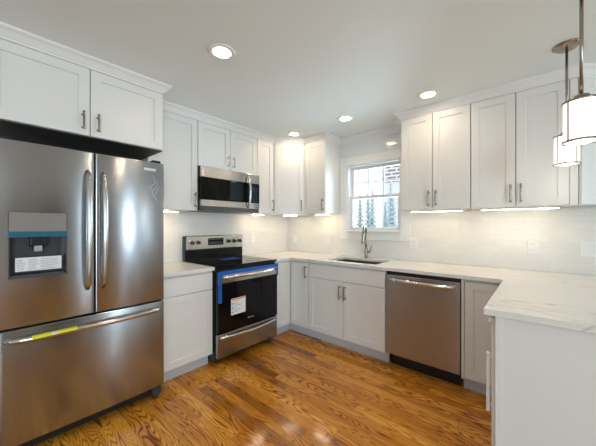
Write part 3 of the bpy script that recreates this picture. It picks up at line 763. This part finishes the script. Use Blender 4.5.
# ------------------------------------------------------------------ recessed lights
for (x, y), lb in (((-.70, 1.021), 'unseen round recessed ceiling light over the middle of the floor, added to brighten the base cabinets'),  # unseen light continuing the ceiling grid, added for more light on base cabinets
                   ((-1.530, 1.021), 'round recessed ceiling light nearest the refrigerator, the largest in view'),
                   ((-.718, 2.494), 'round recessed ceiling light beside the crown of the right-hand wall cabinets'),
                   ((-1.523, 2.497), 'round recessed ceiling light directly in front of the window'),
                   ((-2.252, 2.514), 'round recessed ceiling light above the diagonal corner cabinet')):
    t = thing('recessed_light', lb, 'ceiling light', (x, y, CH-.0005), 0, 'recessed ceiling lights')
    MB().lathe([(.052, .0), (.055, -.005), (.080, -.006), (.087, -.001), (.087, 0), (.0545, .0005)], (0, 0, 0), 40, close=True).build('trim_ring', 'white', t)
    MB().lathe([(.0520, .0), (.0500, .030), (.0500, .045), (.0530, .045), (.0540, .0005)], (0, 0, 0), 40, close=True).build('baffle', 'white', t)
    MB().lathe([(0, .003), (.0510, .003), (.0510, .010), (0, .010)], (0, 0, 0), 40).build('lens', 'lamp', t)

# ------------------------------------------------------------------ under-cabinet lights
def strip(label, loc, rz, L, lens='strip_warm'):
    t = thing('under_cabinet_light', label, 'light', (loc[0], loc[1], 1.4395), rz, 'under-cabinet light bars')
    bx(0, L, -.018, .018, -.012, -.0005, bev=.002).build('housing', 'white', t)
    bx(.008, L-.008, -.013, .013, -.0145, -.0122).build('lens', lens, t)
strip('light bar under the wall cabinet left of the range', (-2.70, 1.02, 0), RA, .28)
strip('light bar under the narrow wall cabinet right of the microwave', (-2.70, 2.235, 0), RA, .18)
strip('light bar under the diagonal corner cabinet', (-2.62, 2.70, 0), PI/4, .20)
strip('light bar under the wall cabinet left of the window', (-2.22, 2.90, 0), 0, .22)
strip('light bar under the double cabinet right of the window', (-.99, 2.87, 0), 0, .46, 'strip')
strip('light bar under the double cabinet behind the pendant lamps', (-.39, 2.87, 0), 0, .50, 'strip')

# ------------------------------------------------------------------ pendants
def pendant(label, x, y, zb):
    t = thing('pendant_lamp', label, 'pendant light', (x, y, zb), 0, 'pendant lamps over the peninsula')
    hh = .176; R = .060; top = CH-zb
    MB().lathe([(0, top-.024), (.012, top-.024), (.05, top-.020), (.068, top-.008), (.070, top-.001), (0, top-.001)], (0, 0, 0), 36).build('canopy', 'rod', t)
    MB().cyl((0, 0, hh+.02), (0, 0, top-.02), .0068, 12).build('rod', 'rod', t)
    MB().lathe([(0, hh+.030), (.012, hh+.030), (.026, hh+.024), (.030, hh+.004), (.030, hh-.004), (0, hh-.004)], (0, 0, 0), 24).build('socket_cap', 'rod', t)
    s = MB(); s.lathe([(R-.006, .004), (R-.002, .004), (R-.002, hh-.004), (R-.006, hh-.004)], (0, 0, 0), 40, close=True)
    s.lathe([(0, .004), (R-.007, .004), (R-.007, .008), (0, .008)], (0, 0, 0), 40)
    s.build('lamp_shade', 'shade', t)
    for z in (0.0, hh-.006):
        MB().lathe([(R-.003, z), (R+.003, z), (R+.003, z+.008), (R-.003, z+.008)], (0, 0, 0), 40, close=True).build('rim', 'rod', t)
    b = MB()
    for k in range(4):
        a = k*PI/2+.75; b.box(R*math.cos(a)-.0025, R*math.cos(a)+.0025, R*math.sin(a)-.0025, R*math.sin(a)+.0025, .0, hh)
        b.tube([(R*math.cos(a), R*math.sin(a), hh-.001), (.02*math.cos(a), .02*math.sin(a), hh+.006)], .0025, 6)
    b.build('strap', 'rod', t)
    l = bpy.data.lights.new('bulb', 'POINT'); l.energy = 1.0; l.color = (1, .93, .82); l.shadow_soft_size = .03
    o = bpy.data.objects.new('bulb', l); COL.objects.link(o); o.parent = t; o.location = (0, 0, -.05)
pendant('nearer and larger-looking drum pendant lamp at the right edge of the picture', .132, 1.705, 1.656)
pendant('farther drum pendant lamp, smaller and lower-looking, whose ceiling canopy is visible', .120, 2.371, 1.668)

# ------------------------------------------------------------------ outside the sink window
gd = bx(-25, 15, WB+.6, 40, -.8, -.6).build('ground', 'snow', kind='structure')
def spruce(x, y, h, lb, seed):
    random.seed(seed)
    t = thing('spruce_tree', lb, 'tree', (x, y, -.6), 0, 'pale spruces outside the window')
    MB().tube([(0, 0, 0), (0, 0, h*.5), (0, 0, h*.97)], [.09, .05, .01], 8).build('trunk', 'bark', t)
    b = MB(); nl = 19
    for i in range(nl):
        z = h*(.10+.86*i/nl); R = (h*.105)*(1-i/nl)**.9+.03
        for q in range(9):
            a = q*2*PI/9+random.random()*.6+i; r = R*(.7+.45*random.random()); ca, sa = math.cos(a), math.sin(a)
            wv = .10*r+.03
            v = [b.bm.verts.new(p) for p in ((ca*.02, sa*.02, z+.10), (ca*r*.55-sa*wv, sa*r*.55+ca*wv, z-.02*h*.3), (ca*r, sa*r, z-.12*r-.03), (ca*r*.55+sa*wv, sa*r*.55-ca*wv, z-.02*h*.3), (ca*r*.5, sa*r*.5, z+.05))]
            for f in ((0, 1, 4), (1, 2, 4), (2, 3, 4), (3, 0, 4), (0, 3, 2, 1)): b.bm.faces.new([v[k] for k in f])
    b.build('foliage', 'foliage', t)
sp = [(-5.25, 8.4, 3.0), (-4.72, 8.0, 2.7), (-4.52, 8.9, 3.2), (-4.02, 8.2, 3.1), (-3.80, 9.1, 3.4), (-3.32, 8.1, 2.9), (-3.00, 8.8, 3.2), (-5.10, 9.4, 3.2), (-4.25, 9.7, 2.8), (-3.45, 9.7, 3.3)]
names = ['leftmost slim spruce seen through the lower window sash', 'short spruce near the left side of the window, in the front row', 'tall spruce above and left of the faucet top', 'front-row spruce at the middle of the window',
         'tall spruce just right of the middle of the window', 'front-row spruce towards the right side of the window', 'spruce at the right rim of the window', 'far spruce behind the leftmost ones', 'short far spruce behind the middle ones', 'tall far spruce in the back row at the right of the window']
for i, (x, y, h) in enumerate(sp): spruce(x, y, h, names[i], i+20)
hs = thing('neighbour_house', 'pale neighbouring house with a brick upper wall seen in the upper right panes', 'house', (-6.75, 15, -.6))
bx(0, 5, 0, 4, 0, 4.15).build('wall', 'siding', hs)
bx(0, 5, -.02, 4, 4.15, 6.2).build('brick_upper_wall', 'brick', hs)
b = MB(); bm = b.bm
v = [bm.verts.new(p) for p in ((-.3, -.4, 6.2), (5.3, -.4, 6.2), (5.3, 4.4, 6.2), (-.3, 4.4, 6.2), (-.3, 2, 7.6), (5.3, 2, 7.6))]
for f in ((0, 1, 5, 4), (2, 3, 4, 5), (0, 4, 3), (1, 2, 5), (3, 2, 1, 0)): bm.faces.new([v[k] for k in f])
b.build('roof', 'roof', hs)
